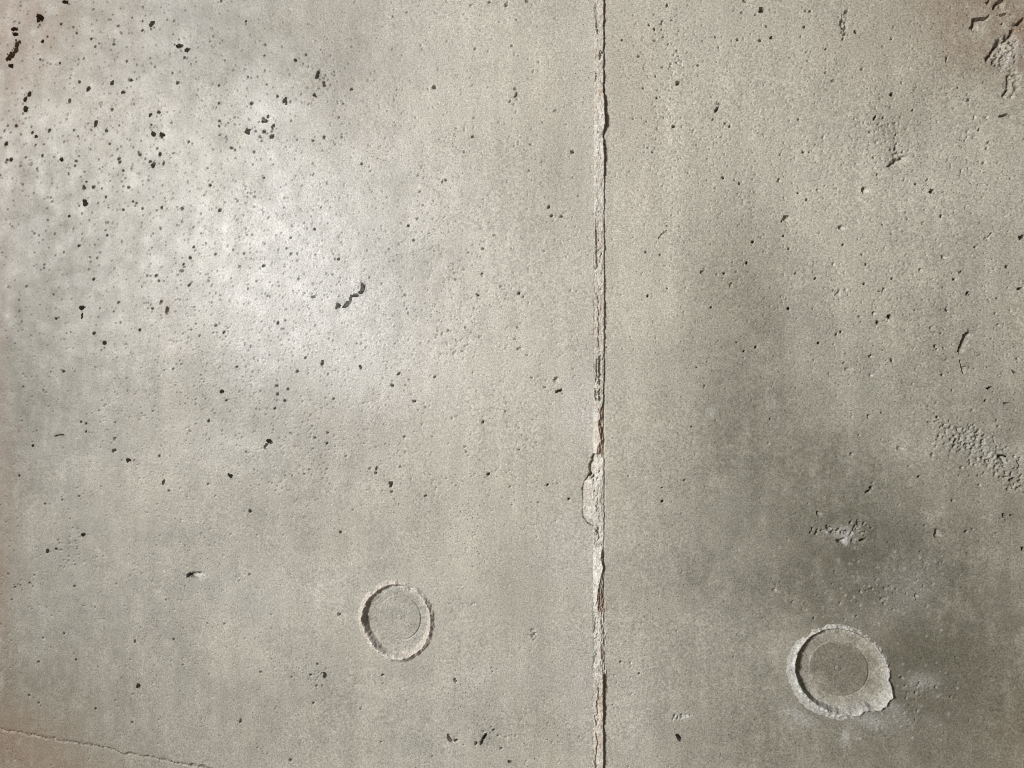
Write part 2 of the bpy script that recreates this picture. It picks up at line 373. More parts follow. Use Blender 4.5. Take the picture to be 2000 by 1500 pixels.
# stains and blooms, with light falloff, warm corners and sheen painted in: x, y, rx, ry, angle, amount
DARK = [(0,620,110,330,0,.26),(130,850,170,170,0,.13),(60,520,90,120,0,.10),(0,1000,40,420,0,.22),(440,60,260,100,0,.18),(660,150,150,110,20,.10),(230,110,250,150,0,.17),(90,420,150,240,0,.13),(760,950,200,90,0,.06),(420,1000,170,110,0,.07),(1720,1130,260,120,-6,.30),(1830,1310,190,120,0,.28),(1440,640,80,240,4,.10),(1620,1000,330,180,12,.16),(1900,1480,330,110,0,.20),(20,1460,160,160,0,.14),(40,40,120,120,0,.16),(1860,1240,330,330,0,.16),(1650,1250,480,380,0,.13),(1500,820,150,260,10,.08),(120,1300,330,300,0,.08),(20,900,110,500,0,.10),(1950,1420,200,160,0,.16),(300,1440,420,110,0,.10),(1690,1110,170,85,-8,.50),(1805,1285,95,60,10,.50),(1850,1330,190,150,0,.34),(1640,1310,85,80,0,.42),(1455,560,100,190,5,.13),(1440,760,150,120,0,.22),  # overall light falloff and corner darkening painted in among the stains
 (1560,920,220,120,-10,.26),(1480,1130,180,200,0,.16),(1500,1430,300,120,0,.22),(1800,1460,260,90,0,.22),(1950,1050,140,300,0,.22),(1640,170,320,140,0,.10),
 (30,760,120,320,0,.24),(140,1250,220,220,0,.20),(60,1440,170,120,0,.20),(360,770,150,90,0,.17),(560,800,120,90,-20,.18),(455,95,130,70,0,.20),(690,120,90,110,20,.14),
 (200,480,150,160,0,.13),(90,600,130,200,0,.12),(610,1010,140,90,0,.10),(1010,1160,60,140,5,.12),(1060,330,50,160,0,.10),(1790,650,160,220,0,.12),(1010,1400,120,90,0,.08),
 (1925,620,110,260,0,.10),(560,1390,160,100,0,.07),(1745,250,60,60,0,.18),(740,830,110,40,0,.10)]
BROWN = [(0,40,130,170,0,.72),(5,220,44,180,0,.34),(0,1440,140,80,0,.52),(0,1150,30,280,0,.40),(0,700,22,340,0,.30),(70,30,150,90,0,.30),(1990,15,170,120,-30,.60),(1880,50,240,130,0,.30),(1995,1460,90,120,0,.18),(2000,1000,30,300,0,.08),  # warm dark corners and edges painted in beside brown patches
 (1060,300,60,190,0,.10),(1215,120,60,160,0,.12),(1230,260,60,120,0,.08),(1420,580,90,110,0,.10),(110,1495,240,50,-12,.40),(330,600,16,24,0,.3)]
CREAM = [(1010,150,260,260,0,.75),(1000,620,190,420,0,.65),(930,1050,230,250,0,.55),(1270,200,120,300,0,.65),(1270,560,90,260,0,.60),(1450,180,260,200,0,.55),(1650,160,240,180,0,.45),(1700,430,200,160,0,.40),(300,160,260,160,0,.25),(1250,900,80,200,0,.35),(830,780,160,130,0,.35),(760,80,200,110,0,.30),(1800,420,180,180,0,.25)]
PALE = [(393,1124,12,5,0,.55),(585,500,230,230,10,.26),(570,490,130,190,10,.20),(630,620,170,130,-30,.30),(525,225,55,90,0,.28),(670,450,150,170,0,.22),(730,690,150,90,0,.24),(430,560,110,130,0,.14),(350,80,60,90,0,.12),(320,300,60,120,0,.08),(425,870,90,40,0,.12),  # upper-left sheen and a lit pit floor painted into the colour
 (1140,800,36,70,0,.36),(1120,1060,60,60,0,.22),(1145,1350,40,120,0,.22),(1000,520,120,190,0,.08),(1145,120,26,120,0,.10),(860,60,90,150,0,.10),(1390,805,13,9,0,.2),(1510,790,13,10,0,.12),
 (1235,1400,50,120,0,.18),(560,1150,200,60,0,.10),(980,1320,90,50,0,.10),(1650,1052,9,9,0,.5),(1640,1036,26,8,0,.35),(1700,1408,45,16,-18,.30),(1745,1385,34,12,-40,.22),(1560,1400,40,14,-30,.3),
 (1652,1440,9,16,0,.45),(1800,1330,30,16,0,.25),(1925,880,70,22,-24,.10),(1975,100,18,30,-40,.3),(1690,1130,60,16,0,.10),(1780,1150,40,60,-40,.14),(1330,1398,18,8,0,.35),(1340,1250,140,190,0,.05)]
CRACK = [(-60,1414),(0,1423),(40,1431),(90,1440),(130,1447),(180,1455),(235,1466),(290,1478),(340,1489),(400,1500),(470,1516)]
NOTCH = [(1162,886),(1157,891),(1153,902),(1150,912),(1152,921),(1147,931),(1141,940),(1139,955),(1139,985),(1137,1000),(1140,1012),(1147,1021),(1162,1030)]

SEAM_PX = 1172.0
seam_x = float(wall(SEAM_PX, 750)[0])
LN = np.array(NOTCH, float)

def sdist(PX, PY, pts, r0, r1, lean=False):
    """distance to a polyline divided by its local half width"""
    best = np.full(PX.shape, 1e9); off = np.zeros(PX.shape)
    n = len(pts) - 1
    for i in range(n):
        (ax, ay), (bx, by) = pts[i], pts[i + 1]
        dx, dy = bx - ax, by - ay
        t = np.clip(((PX - ax) * dx + (PY - ay) * dy) / (dx * dx + dy * dy + 1e-9), 0, 1)
        rr = r0 + (r1 - r0) * (i + t) / n
        ox, oy = (PX - ax - t * dx) / rr, (PY - ay - t * dy) / rr
        d = np.hypot(ox, oy)
        off = np.where(d < best, ox * 0.85 + oy * 0.5, off)
        best = np.minimum(best, d)
    return (best, off) if lean else best

class Panel:
    def __init__(s, x0, x1, dx, z0, z1, dz, seed):
        s.xs = np.linspace(x0, x1, int(round((x1 - x0) / dx)) + 1)
        s.zs = np.linspace(z0, z1, int(round((z1 - z0) / dz)) + 1)
        s.X, s.Z = np.meshgrid(s.xs, s.zs)
        s.PX, s.PY = unwall(s.X, s.Z)
        s.colpx = s.PX[0]
        s.shape = s.X.shape
        s.sp = (dz, dx)
        s.seed = seed
        s.H = np.zeros(s.shape)            # face of the wall, in half millimetres, outwards
        s.D = np.zeros(s.shape)            # what has been taken out of it
        s.W = np.zeros(s.shape + (4,))
        s.ID = np.zeros((s.shape[0] - 1, s.shape[1] - 1), np.int32)
        s.parts = []
        s.n1 = field(s.shape, s.sp, 0.0024, seed + 1)
        s.n2 = field(s.shape, s.sp, 0.0055, seed + 2)
        s.n3 = field(s.shape, s.sp, 0.05, seed + 3)
        s.n4 = field(s.shape, s.sp, 0.016, seed + 4)
        s.n6 = field(s.shape, s.sp, 0.008, seed + 6, (6.0, 1.0))
        # drifting sub-parallel tearing, leaning up to the right as in the photo
        s.n5 = streaks(s.shape, s.sp, 0.0030, 0.0014, 32, seed + 5)
    def win(s, x0, y0, x1, y1):
        c0, c1 = np.searchsorted(s.colpx, [x0, x1])
        c0, c1 = max(c0 - 1, 0), min(c1 + 1, s.shape[1])
        if c1 - c0 < 2: return None
        za = min(wall(x0, y1)[1], wall(x1, y1)[1]); zb = max(wall(x0, y0)[1], wall(x1, y0)[1])
        r0, r1 = np.searchsorted(s.zs, [za, zb])
        r0, r1 = max(r0 - 1, 0), min(r1 + 1, s.shape[0])
        if r1 - r0 < 2: return None
        return (slice(r0, r1), slice(c0, c1))
    def ell(s, wd, px, py, a, b, ang):
        c, n = math.cos(math.radians(ang)), math.sin(math.radians(ang))
        qx, qy = s.PX[wd] - px, s.PY[wd] - py
        return np.hypot((qx * c - qy * n) / a, (qx * n + qy * c) / b)
    def mark(s, wd, inside, name):
        fi = inside[:-1, :-1] | inside[1:, :-1] | inside[:-1, 1:] | inside[1:, 1:]
        if fi.sum() < 4: return
        s.parts.append(name)
        sub = s.ID[wd[0].start:wd[0].stop - 1, wd[1].start:wd[1].stop - 1]
        sub[fi & (sub == 0)] = len(s.parts)
    def pit(s, px, py, a, b, ang=0, bowl=False, part=False, dep=None):
        m = max(a, b) * 1.5 + 3
        wd = s.win(px - m, py - m, px + m, py + m)
        if wd is None: return
        r = s.ell(wd, px, py, max(a, 1.0), max(b, 1.0), ang)
        r = r * (1 + 0.13 * s.n1[wd] + 0.10 * s.n2[wd])
        if bowl:
            # floor tilted: deepest towards the upper left
            qx, qy = (s.PX[wd] - px) / a, (s.PY[wd] - py) / b
            dep = (0.75 * min(a, b) + 0.8) * np.clip(1.0 - 0.45 * (qx + qy), 0.25, 1.8)
            h = -dep * (1 - sstep(0.72, 1.02, r)) * (1 + 0.12 * s.n1[wd])
        else:
            dep = dep or 7.0 + 7.0 * min(a, b)
            h = -dep * np.clip((0.98 - r) / 0.14, 0, 1)
        k = np.unravel_index(np.argmin(r), r.shape)
        if not bowl and h.min() > -0.7 * dep:
            h[k] = min(h[k], -0.8 * dep)
        s.D[wd] = np.minimum(s.D[wd], h)
        if part: s.mark(wd, h < -0.5, 'pit')
    def gouge(s, pts, r0, r1, depth):
        P = np.array(pts); m = max(r0, r1) * 1.6 + 3
        wd = s.win(P[:, 0].min() - m, P[:, 1].min() - m, P[:, 0].max() + m, P[:, 1].max() + m)
        if wd is None: return
        d, off = sdist(s.PX[wd] + 0.9 * s.n2[wd], s.PY[wd] + 0.9 * s.n4[wd], pts, r0, r1, True)
        d = d * (1 + 0.16 * s.n1[wd] + 0.16 * s.n2[wd])
        if s is right:      # steep on the lit side, shelving out on the other
            d = d - 0.35 * np.clip(off, 0, 1.2)
            h = -1.0 * depth * np.clip((1.05 - d) / 0.3, 0, 1) * np.clip(0.62 - 0.62 * off + 0.10 * s.n1[wd], 0.04, 1.2)
        else:
            h = -1.7 * depth * np.clip((1.1 - d) / 0.35, 0, 1) * (1 + 0.2 * s.n2[wd])
        s.D[wd] = np.minimum(s.D[wd], h)
        s.mark(wd, h < -0.6, 'gouge')
    def rough(s, px, py, a, b, ang, amp, sink):
        m = max(a, b) * 1.6
        wd = s.win(px - m, py - m, px + m, py + m)
        if wd is None: return
        r = s.ell(wd, px, py, a, b, ang) + 0.24 * s.n4[wd] + 0.10 * s.n2[wd]
        k = (1 - sstep(0.45, 1.0, r)) * (1 if amp > 2.9 else np.clip(0.75 + 0.7 * s.n4[wd], 0.1, 1))
        s.H[wd] += k * (-sink * (0.6 + 0.25 * s.n2[wd]) + amp * (0.28 * s.n1[wd] + 0.25 * s.n2[wd] + 0.42 * np.minimum(s.n5[wd] + 0.3 * s.n4[wd], 0.45)))
        if amp >= 1.7 and a * b > 60: s.mark(wd, k > 0.35, 'rough_patch')
    def stain(s, lst, ch, gain=1.0):  # lays in stains and the light and shade painted among them
        for (px, py, a, b, ang, am) in lst:
            m = max(a, b) * 2.3
            wd = s.win(px - m, py - m, px + m, py + m)
            if wd is None: continue
            r = s.ell(wd, px, py, a, b, ang)
            q = s.n3[wd] * 0.20 + s.n4[wd] * 0.07
            v = am * np.exp(-0.9 * np.clip(r + q * 0.8, 0, 9) ** 2) * (1 + 0.12 * s.n3[wd] + 0.14 * s.n4[wd] + 0.08 * s.n2[wd] + 0.07 * s.n6[wd])
            s.W[wd][..., ch] = 1 - (1 - s.W[wd][..., ch]) * (1 - np.clip(v * gain, 0, 0.95))

left = Panel(-0.648, seam_x, 0.00098, -0.468, 0.468, 0.00092, 100)
right = Panel(seam_x, 0.456, 0.00078, -0.378, 0.378, 0.00078, 200)

# density of fine bug holes over the photograph
BLOBS = [(250,220,330,260,1.0),(80,300,140,300,.6),(560,430,230,260,1.0),(600,700,300,200,.7),(330,620,300,240,.8),(480,900,260,160,.7),(1500,150,260,220,1.1),(1430,330,200,170,1.9),
 (1720,250,140,120,1.6),(1700,560,260,170,1.3),(1880,700,140,200,.6),(900,130,320,220,.35),(900,600,230,260,.45),(1040,450,120,250,.5),(950,850,220,160,.45),(1820,1050,160,120,.6),(300,1300,330,240,.35),
 (130,1090,130,60,.8),(620,1320,80,60,.7),(980,1430,240,80,.35),(1280,1380,90,140,.35),(1880,330,140,260,.5)]
def density(px, py):
    d = np.full(px.shape, 0.10)
    for (x, y, a, b, am) in BLOBS:
        d += am * np.exp(-((px - x) / a) ** 2 - ((py - y) / b) ** 2)
    return d / 1.9

for p in (left, right):
    # gentle unevenness of the cast face and its sandy skin
    p.H += 0.9 * field(p.shape, p.sp, 0.12, p.seed + 11) + 0.12 * p.n4 + 0.035 * p.n2 + 0.03 * p.n1
    p.H += 0.035 * rng.standard_normal(p.shape)
    for q in ROUGH:
        p.rough(*q)
N_TINY, N_MID = 40000, 330
tx = rng.uniform(-40, 2040, N_TINY); ty = rng.uniform(-40, 1540, N_TINY)
keep = rng.random(N_TINY) < density(tx, ty)
for x, y in zip(tx[keep], ty[keep]):
    (left if x < SEAM_PX - 12 else right).pit(x, y, rng.uniform(0.6, 1.2), rng.uniform(0.6, 1.0), rng.uniform(20, 80), dep=(0.5 if x < SEAM_PX else 0.6) + 4.4 * rng.random() ** 2.8)
tx = rng.uniform(-40, 2040, N_MID); ty = rng.uniform(-40, 1540, N_MID)
keep = rng.random(N_MID) < density(tx, ty)
for x, y in zip(tx[keep], ty[keep]):
    if abs(x - SEAM_PX) < 26: continue
    a = 1.3 + 0.9 * rng.random() ** 2
    (left if x < SEAM_PX else right).pit(x, y, a * rng.uniform(1, 1.5), a, rng.uniform(20, 80))
# knots of small torn holes: x, y, rx, ry, how many, size
for (x0, y0, rx, ry, n, a0, a1) in [(1640,1038,52,10,34,.9,2.0),(1675,1030,9,20,10,.9,1.8),(1880,860,60,32,90,.8,1.9),(1945,905,50,34,60,.8,1.9),(1985,940,18,18,16,1,2.2),
        (1735,262,60,50,60,.6,1.3),(1650,48,9,26,16,1,2.0),(1310,80,70,70,40,.6,1.4),(1290,215,50,50,26,.6,1.3),(1750,300,14,14,10,1,2),(1965,100,30,40,26,1,2.0),(1900,290,60,60,26,.8,1.6),
        (130,1080,44,50,26,.5,1.1),(70,1135,40,22,6,.6,1.2),(625,1318,26,16,8,.6,1.3),(360,1290,70,30,14,.5,1.0),(505,245,44,26,12,.5,1.1),(630,160,44,44,18,.5,1.2),(70,315,40,14,8,.6,1.2),(880,640,70,80,24,.5,1.0),
        (1790,1350,40,30,26,.8,1.6),(1700,1165,90,40,34,.7,1.4),(1330,1398,20,9,12,.8,1.6),(1240,1320,50,30,12,.6,1.2),(980,1425,70,30,14,.6,1.2),(1040,1245,12,18,12,.9,1.7),(820,345,44,18,8,.6,1.2)]:
    for _ in range(n):
        x, y = rng.normal(x0, rx * .55), rng.normal(y0, ry * .55)
        a = rng.uniform(a0, a1)
        (left if x < SEAM_PX - 14 else right).pit(x, y, a * rng.uniform(1.1, 2.4), a, rng.uniform(15, 70), dep=1.5 + 2.2 * a)
# small raised grains on the darker right-hand panel
for _ in range(150):
    x, y = rng.normal(1700, 95), rng.normal(1150, 48)
    if rng.random() < 0.35: x, y = rng.normal(1790, 60), rng.normal(1370, 50)
    wd = right.win(x - 6, y - 6, x + 6, y + 6)
    if wd is None: continue
    a = rng.uniform(0.9, 2.3)
    r = right.ell(wd, x, y, a * 1.3, a, rng.uniform(30, 80))
    k = np.exp(-r ** 2)
    right.H[wd] += 0.7 * a * 0.5 * k
    right.W[wd][..., 2] = np.maximum(right.W[wd][..., 2], 0.35 * k)
for tile, lst in BOWL.items():
    for e in lst:
        x, y = tile[0] + e[0] * K, tile[1] + e[1] * K
        (left if x < SEAM_PX else right).pit(x, y, e[2] * K, e[3] * K, e[4] if len(e) > 4 else 0, bowl=True, part=e[2] + e[3] > 18)
for tile, lst in DEEP.items():
    for e in lst:
        x, y = tile[0] + e[0] * K, tile[1] + e[1] * K
        q = K if e[2] + e[3] > 14 else 0.86 * K
        (left if x < SEAM_PX else right).pit(x, y, e[2] * q, e[3] * q, e[4] if len(e) > 4 else 0, part=e[2] + e[3] > 17)
for tile, pts, r0, r1, dep in GOUGE:
    P = [(tile[0] + x * K, tile[1] + y * K) for x, y in pts]
    (left if P[0][0] < SEAM_PX else right).gouge(P, r0 * K, r1 * K, dep)

# the feathered lap line across the bottom left corner
p = left
wd = p.win(-70, 1380, 480, 1560)
cx, cy = np.array(CRACK).T
ly = np.interp(p.PX[wd], cx, cy) + 1.3 * p.n4[wd] + 0.8 * p.n2[wd]
d = p.PY[wd] - ly
p.H[wd] += -1.0 * sstep(-1.5, 2.5, d) * np.exp(-np.clip(d, 0, None) / 60)
line = np.exp(-((d - 0.5) / 2.2) ** 2)
p.H[wd] -= line * np.clip(2.0 + 1.6 * p.n5[wd], 0.3, 8)
p.W[wd][..., 0] += np.clip(0.85 + 0.3 * p.n5[wd], 0, 1) * line
p.mark(wd, line > 0.4, 'crack')

for p in (left, right):
    p.H += p.D
    p.stain(DARK, 0, 1.45)
    p.stain(BROWN, 1, 1.15)
    p.stain(PALE, 2, 0.95)
    p.stain(CREAM, 3, 0.9)

# the wall sinks away under the plugs and under the mortar
for (px, py, R) in PLUGS:
    p = left if px < SEAM_PX else right
    x, z = wall(px, py)
    r = np.hypot(p.X - x, p.Z - z) / R
    p.H += (p.D - p.H) * (1 - sstep(0.98, 1.5, r)) * 0.92
    a = np.degrees(np.arctan2(p.Z - z, p.X - x))
    k = 0.0
    if px > SEAM_PX:
        lobe = lambda c, w: np.exp(-(((a - c + 180) % 360 - 180) / w) ** 2)
        k = 0.050 * lobe(0, 40) + 0.165 * np.exp(-(((a + 32 + 180) % 360 - 180) / 20) ** 4) + 0.085 * lobe(-68, 22) + 0.03 * lobe(-95, 18) - 0.06
    p.H -= 14 * (1 - sstep(0.84, 0.93, r - k))

def notch_edge(py):
    """left limit of the mortar at this height of the photograph"""
    base = 1160.5 - 3.0 * sstep(300, 1500, py)
    e = np.interp(py, LN[:, 1], LN[:, 0], left=2000, right=2000)
    return np.minimum(base, e)

for p in (left, right):
    e = notch_edge(p.PY)
    wob = 0.8 * p.n2 + 0.5 * p.n1
    ins = sstep(np.where((p.PY > 884) & (p.PY < 1034), -0.4, 1.6), np.where((p.PY > 884) & (p.PY < 1034), 1.4, 3.6), p.PX - e + wob) * (p.PX < 1181)
    deepn = np.where((p.PY > 884) & (p.PY < 1034), 11.0, 3.0)
    edge = np.where(p is left, 1.0, sstep(1.0, -2.0, p.PX - 1180))
    p.H = np.where(p.PX > 1100, np.where(p.PX < 1200, p.H - deepn * ins * edge, p.H), p.H)

# ------------------------------------------------------------------ the panels
WX0, WX1, WZ0, WZ1, WT = -2.4, 2.0, -1.5, 1.3, 0.22
def far_wear_and_light(V):
    """the same stains carried on over the plain part of the slab"""
    PX, PY = unwall(V[:, 0], V[:, 2] - CZ)
    W = np.zeros((len(V), 4))
    for lst, ch, gain in ((DARK, 0, 1.45), (BROWN, 1, 1.15), (PALE, 2, 0.95), (CREAM, 3, 0.9)):
        for (px, py, a, b, ang, am) in lst:
            c, n = math.cos(math.radians(ang)), math.sin(math.radians(ang))
            qx, qy = PX - px, PY - py
            r2 = ((qx * c - qy * n) / a) ** 2 + ((qx * n + qy * c) / b) ** 2
            W[:, ch] = 1 - (1 - W[:, ch]) * (1 - np.clip(am * gain * np.exp(-0.9 * r2), 0, 0.95))
    return W

def emit(p, name, mat, label, outer):
    nz, nx = p.shape
    # the unevenness dies away at the rim of the detailed area
    dz = np.minimum(p.zs - p.zs[0], p.zs[-1] - p.zs)[:, None]
    dx = (p.xs - p.xs[0] if outer < 0 else p.xs[-1] - p.xs)[None]
    fade = sstep(0, 0.012, np.minimum(dz, dx))
    p.H = np.where(p.H > -2.5, p.H * fade, p.H)
    p.H[0, :] = p.H[-1, :] = 0
    if outer < 0: p.H[:, 0] = 0
    else: p.H[:, -1] = 0
    V = np.stack([p.X, -p.H * MM, p.Z + CZ], -1).reshape(-1, 3)
    W = np.clip(p.W, 0, 1).reshape(-1, 4)
    idx = np.arange(nz * nx).reshape(nz, nx)
    Q = np.stack([idx[:-1, :-1], idx[:-1, 1:], idx[1:, 1:], idx[1:, :-1]], -1).reshape(-1, 4)
    ids = p.ID.ravel()
    body = Q[ids == 0]
    # the rest of the slab: plain face round the detailed area, sides and back
    xa, xb = (WX0, p.xs[-1]) if outer < 0 else (p.xs[0], WX1)
    def cuts(a, b, n): return list(np.linspace(a, b, n + 1)) if b - a > 1e-6 else [a]
    fx0, fx1, fz0, fz1 = float(p.xs[0]), float(p.xs[-1]), float(p.zs[0]), float(p.zs[-1])
    if outer < 0: gx = cuts(xa, fx0, 70)[:-1] + cuts(fx0, fx1, 36)
    else: gx = cuts(fx0, fx1, 20) + cuts(fx1, xb, 70)[1:]
    gz = cuts(WZ0, fz0, 45)[:-1] + cuts(fz0, fz1, 40) + cuts(fz1, WZ1, 38)[1:]
    ev, ef = [], []
    def quad(*pts):
        k = len(V) + len(ev); ev.extend(pts); ef.append((k, k + 1, k + 2, k + 3))
    for i in range(len(gx) - 1):
        for j in range(len(gz) - 1):
            if fx0 - 1e-6 < gx[i] and gx[i + 1] < fx1 + 1e-6 and fz0 - 1e-6 < gz[j] and gz[j + 1] < fz1 + 1e-6: continue
            a, b, c, d = gx[i], gx[i + 1], gz[j] + CZ, gz[j + 1] + CZ
            quad((a, 0, c), (b, 0, c), (b, 0, d), (a, 0, d))
    a, b, c, d = xa, xb, WZ0 + CZ, WZ1 + CZ
    quad((b, WT, c), (a, WT, c), (a, WT, d), (b, WT, d))
    quad((a, 0, d), (b, 0, d), (b, WT, d), (a, WT, d))
    quad((b, 0, c), (a, 0, c), (a, WT, c), (b, WT, c))
    e = 0.012 if outer < 0 else 0.0
    if outer < 0: quad((a, WT, c), (a, 0, c), (a, 0, d), (a, WT, d)); quad((b, .012, c), (b, WT, c), (b, WT, d), (b, .012, d))
    else: quad((b, 0, c), (b, WT, c), (b, WT, d), (b, 0, d)); quad((a, WT, c), (a, .012, c), (a, .012, d), (a, WT, d))
    V2 = np.vstack([V, np.array(ev)]); W2 = np.vstack([W, far_wear_and_light(np.array(ev))])
    F2 = np.vstack([body, np.array(ef)])
    used, inv = np.unique(F2, return_inverse=True)
    root = build(name, V2[used], inv.reshape(-1, 4), mat, W2[used])
    tag(root, label, 'wall panel')
    order = np.argsort(ids, kind='stable'); si = ids[order]
    for k, nm in enumerate(p.parts, 1):
        a, b = np.searchsorted(si, [k, k + 1])
        if b - a < 3: continue
        fq = Q[order[a:b]]
        used, inv = np.unique(fq, return_inverse=True)
        build(nm, V[used], inv.reshape(-1, 4), mat, W[used], root)
    return root

emit(left, 'concrete_panel', M_LEFT, 'wide pale grey concrete wall panel with many black air holes, holding the smaller plug', -1)
emit(right, 'concrete_panel', M_RIGHT, 'narrower darker concrete wall panel with damp stains, torn rough patches and the larger plug', 1)

# ------------------------------------------------------------------ the mortar ridge in the joint
def mortar():
    px_c = np.concatenate([np.arange(1132, 1156, 1.2), np.arange(1156, 1185.6, 0.55)])
    xs = np.array([wall(v, 750)[0] for v in px_c])
    zlo, zhi = -0.378, 0.378
    zs = np.concatenate([[WZ0], np.arange(zlo, zhi, 0.00062), [WZ1]])
    X, Z = np.meshgrid(xs, zs)
    PX, PY = unwall(X, Z)
    PXs = np.broadcast_to(px_c, PX.shape)
    sp = (0.00062, 0.0003)
    # noise in metric space, stretched along the ridge
    n1 = field(PX.shape, sp, 0.0016, 301); n2 = field(PX.shape, sp, 0.004, 302); n3 = field(PX.shape, sp, 0.0035, 303, (3.0, 1.0))
    nl = field((PX.shape[0], 8), (0.00062, 1), 0.008, 304)[:, :1]; nl2 = field((PX.shape[0], 8), (0.00062, 1), 0.0022, 305)[:, :1]
    y = PY[:, len(px_c) * 3 // 4][:, None]
    L = notch_edge(y)
    # crest position and height along the joint
    cy = [-60, 0, 180, 186, 245, 262, 300, 345, 360, 700, 785, 800, 830, 860, 885, 895, 1015, 1070, 1076, 1090, 1108, 1120, 1140, 1165, 1190, 1198, 1300, 1314, 1318, 1420, 1440, 1560]
    cp = [1179, 1179, 1178.5, 1180, 1181.5, 1178, 1180, 1179.8, 1179.5, 1179.5, 1178.5, 1172, 1168, 1172.5, 1164.5, 1178, 1178, 1178, 1175, 1173, 1178, 1175.5, 1170, 1166.5, 1166, 1174, 1174, 1176, 1177.6, 1177.6, 1178, 1178]
    ch = [4.0, 4.0, 4.4, 6.2, 6.0, 4.6, 5.4, 4.2, 3.0, 3.2, 4.4, 5.6, 6.0, 6.0, 5.2, 2.6, 2.2, 2.0, 4.6, 5.6, 4.8, 5.2, 6.2, 6.6, 5.0, 2.2, 2.0, 2.0, 5.0, 5.2, 5.6, 5.4]
    c = np.interp(y, cy, cp) + 0.35 * nl + 0.3 * nl2
    h = 1.05 * np.interp(y, cy, ch) * (1 + 0.10 * nl)
    Rb = np.minimum(1182.6, c + np.where(h > 3.5, 2.8 + 0.9 * nl, 6.0)); Rb = np.where(c < 1176.5, 1181.0, Rb); Rb = np.maximum(Rb, c + 0.9)
    rise = np.clip((PXs - 1160) / np.maximum(c - 1160, 1), 0, 1)
    prof = 0.7 + (h - 0.7) * rise ** 0.8
    fall = np.clip((Rb - PXs) / np.maximum(Rb - c, 0.5), 0, 1)
    H = np.where(PXs <= c, prof, h * fall - 2.0 * (1 - fall))
    # the broken-out bay: a rough floor sloping up to the right
    bay = ((y > 886) & (y < 1034)).astype(float) * np.ones_like(PXs)
    bd = np.interp(y, [886, 895, 930, 948, 980, 1008, 1022, 1034], [4.5, 8.5, 5.5, 1.0, 0.8, 2.6, 0.6, 0.1])
    floor = -bd + (bd + 2.2) * np.clip((PXs - L) / 24.0, 0, 1.15) ** 0.8
    H = np.where((bay > 0) & (PXs < 1177), floor, H)
    # weathering
    H += 0.32 * n1 + 0.34 * n2 * (0.5 + 0.5 * rise) + 0.34 * n3
    # long broken grooves and voids
    def groove(pts, r, dep):
        nonlocal H
        d = sdist(PXs + 0.5 * n2, PY + 2 * n2, pts, r, r) * (1 + 0.25 * n1 + 0.2 * n3)
        H = H - dep * np.clip((1.1 - d) / 0.5, 0, 1)
    groove([(1163,8),(1163.5,30),(1166,45),(1167.5,64)], 1.7, 6)
    groove([(1174,100),(1172,118)], 1.3, 4)
    groove([(1164,452),(1165,470),(1166,490),(1166.5,515),(1163,524)], 1.9, 5)
    groove([(1163,430),(1165,455)], 1.0, 3)
    groove([(1164,150),(1163.5,158)], 2.0, 3.5)
    for yy in (580, 600, 620, 640, 660):
        groove([(1168, yy), (1169.5, yy + 14)], 0.9, 3)
    for yy, rr in ((697, 2.0), (706, 1.8), (714, 2.2), (723, 1.6), (731, 1.8), (741, 1.5), (760, 2.4), (765, 2.0), (776, 1.5)):
        groove([(1170.5 + (yy % 3) * 0.6, yy), (1170.6, yy + 5)], rr, 8)
    groove([(1161,715),(1160,750)], 1.4, 4); groove([(1166,700),(1164,745)], 1.0, 4); groove([(1163,760),(1165,782)], 1.2, 3)
    for (gx, gy) in ((1170,920),(1167,932),(1172,918),(1162,955),(1168,964),(1166,985),(1169,978),(1155,924),(1167,992)):
        groove([(gx, gy), (gx - 2, gy + 5)], 1.1, 3.5)
    groove([(1167,1030),(1170,1045),(1168,1056)], 1.4, 5); groove([(1156,1044),(1150,1054)], 1.2, 3.5)
    groove([(1165,1205),(1162,1225),(1159,1238)], 1.4, 4.5); groove([(1166,1243),(1159,1252),(1160,1270)], 1.4, 4.5); groove([(1164,1272),(1158,1292),(1157,1305)], 1.3, 4.5)
    groove([(1169,1345),(1168,1362),(1165,1375),(1168,1392),(1163,1402),(1165,1420)], 1.2, 4); groove([(1164,1432),(1168,1450),(1165,1470),(1163,1485),(1164,1510)], 1.2, 4)
    groove([(1170,1335),(1169,1350)], 1.0, 3); groove([(1163,1187),(1168,1178),(1171,1190)], 1.2, 3.5)
    # streaked tearing on the wide shaded faces
    sh = ((c < 1177) & (PXs > c)).astype(float)
    H += sh * 0.7 * field(PX.shape, sp, 0.0022, 306, (2.2, 0.7))
    hide = (PXs < L - 0.5)
    H = np.where(hide, -9.0, H)
    H[:, -1] = -7
    H = np.where((PXs < L + 0.6) & (bay == 0), np.minimum(H, 0.35 + 0.7 * n1), H)
    Wr = np.zeros(PX.shape + (3,))
    tone = np.interp(y, [0, 150, 160, 300, 440, 470, 530, 680, 780, 900, 1020, 1090, 1150, 1200, 1310, 1330, 1500], [.2, .1, .3, .45, .2, .1, .3, .15, .2, .6, .45, .7, .75, .5, .4, .15, .2])
    Wr[..., 2] = np.clip(1.05 * tone * (0.8 + 0.35 * n2) + 0.1 * n1, 0, 0.9)
    Wr[..., 1] = np.clip(0.10 + 0.16 * n3 - tone * 0.25 + 0.62 * sstep(-0.3, 0.8, PXs - c) * (PXs < 1183) * (h > 3.5), 0, 0.75)  # brown shade of the ridge's right face painted into the colour
    Wr[..., 2] *= 1 - 0.7 * sstep(-0.3, 0.8, PXs - c) * (h > 3.5)  # paleness cut back there to deepen the painted shade
    Wr[..., 1] *= 1 - 0.85 * bay
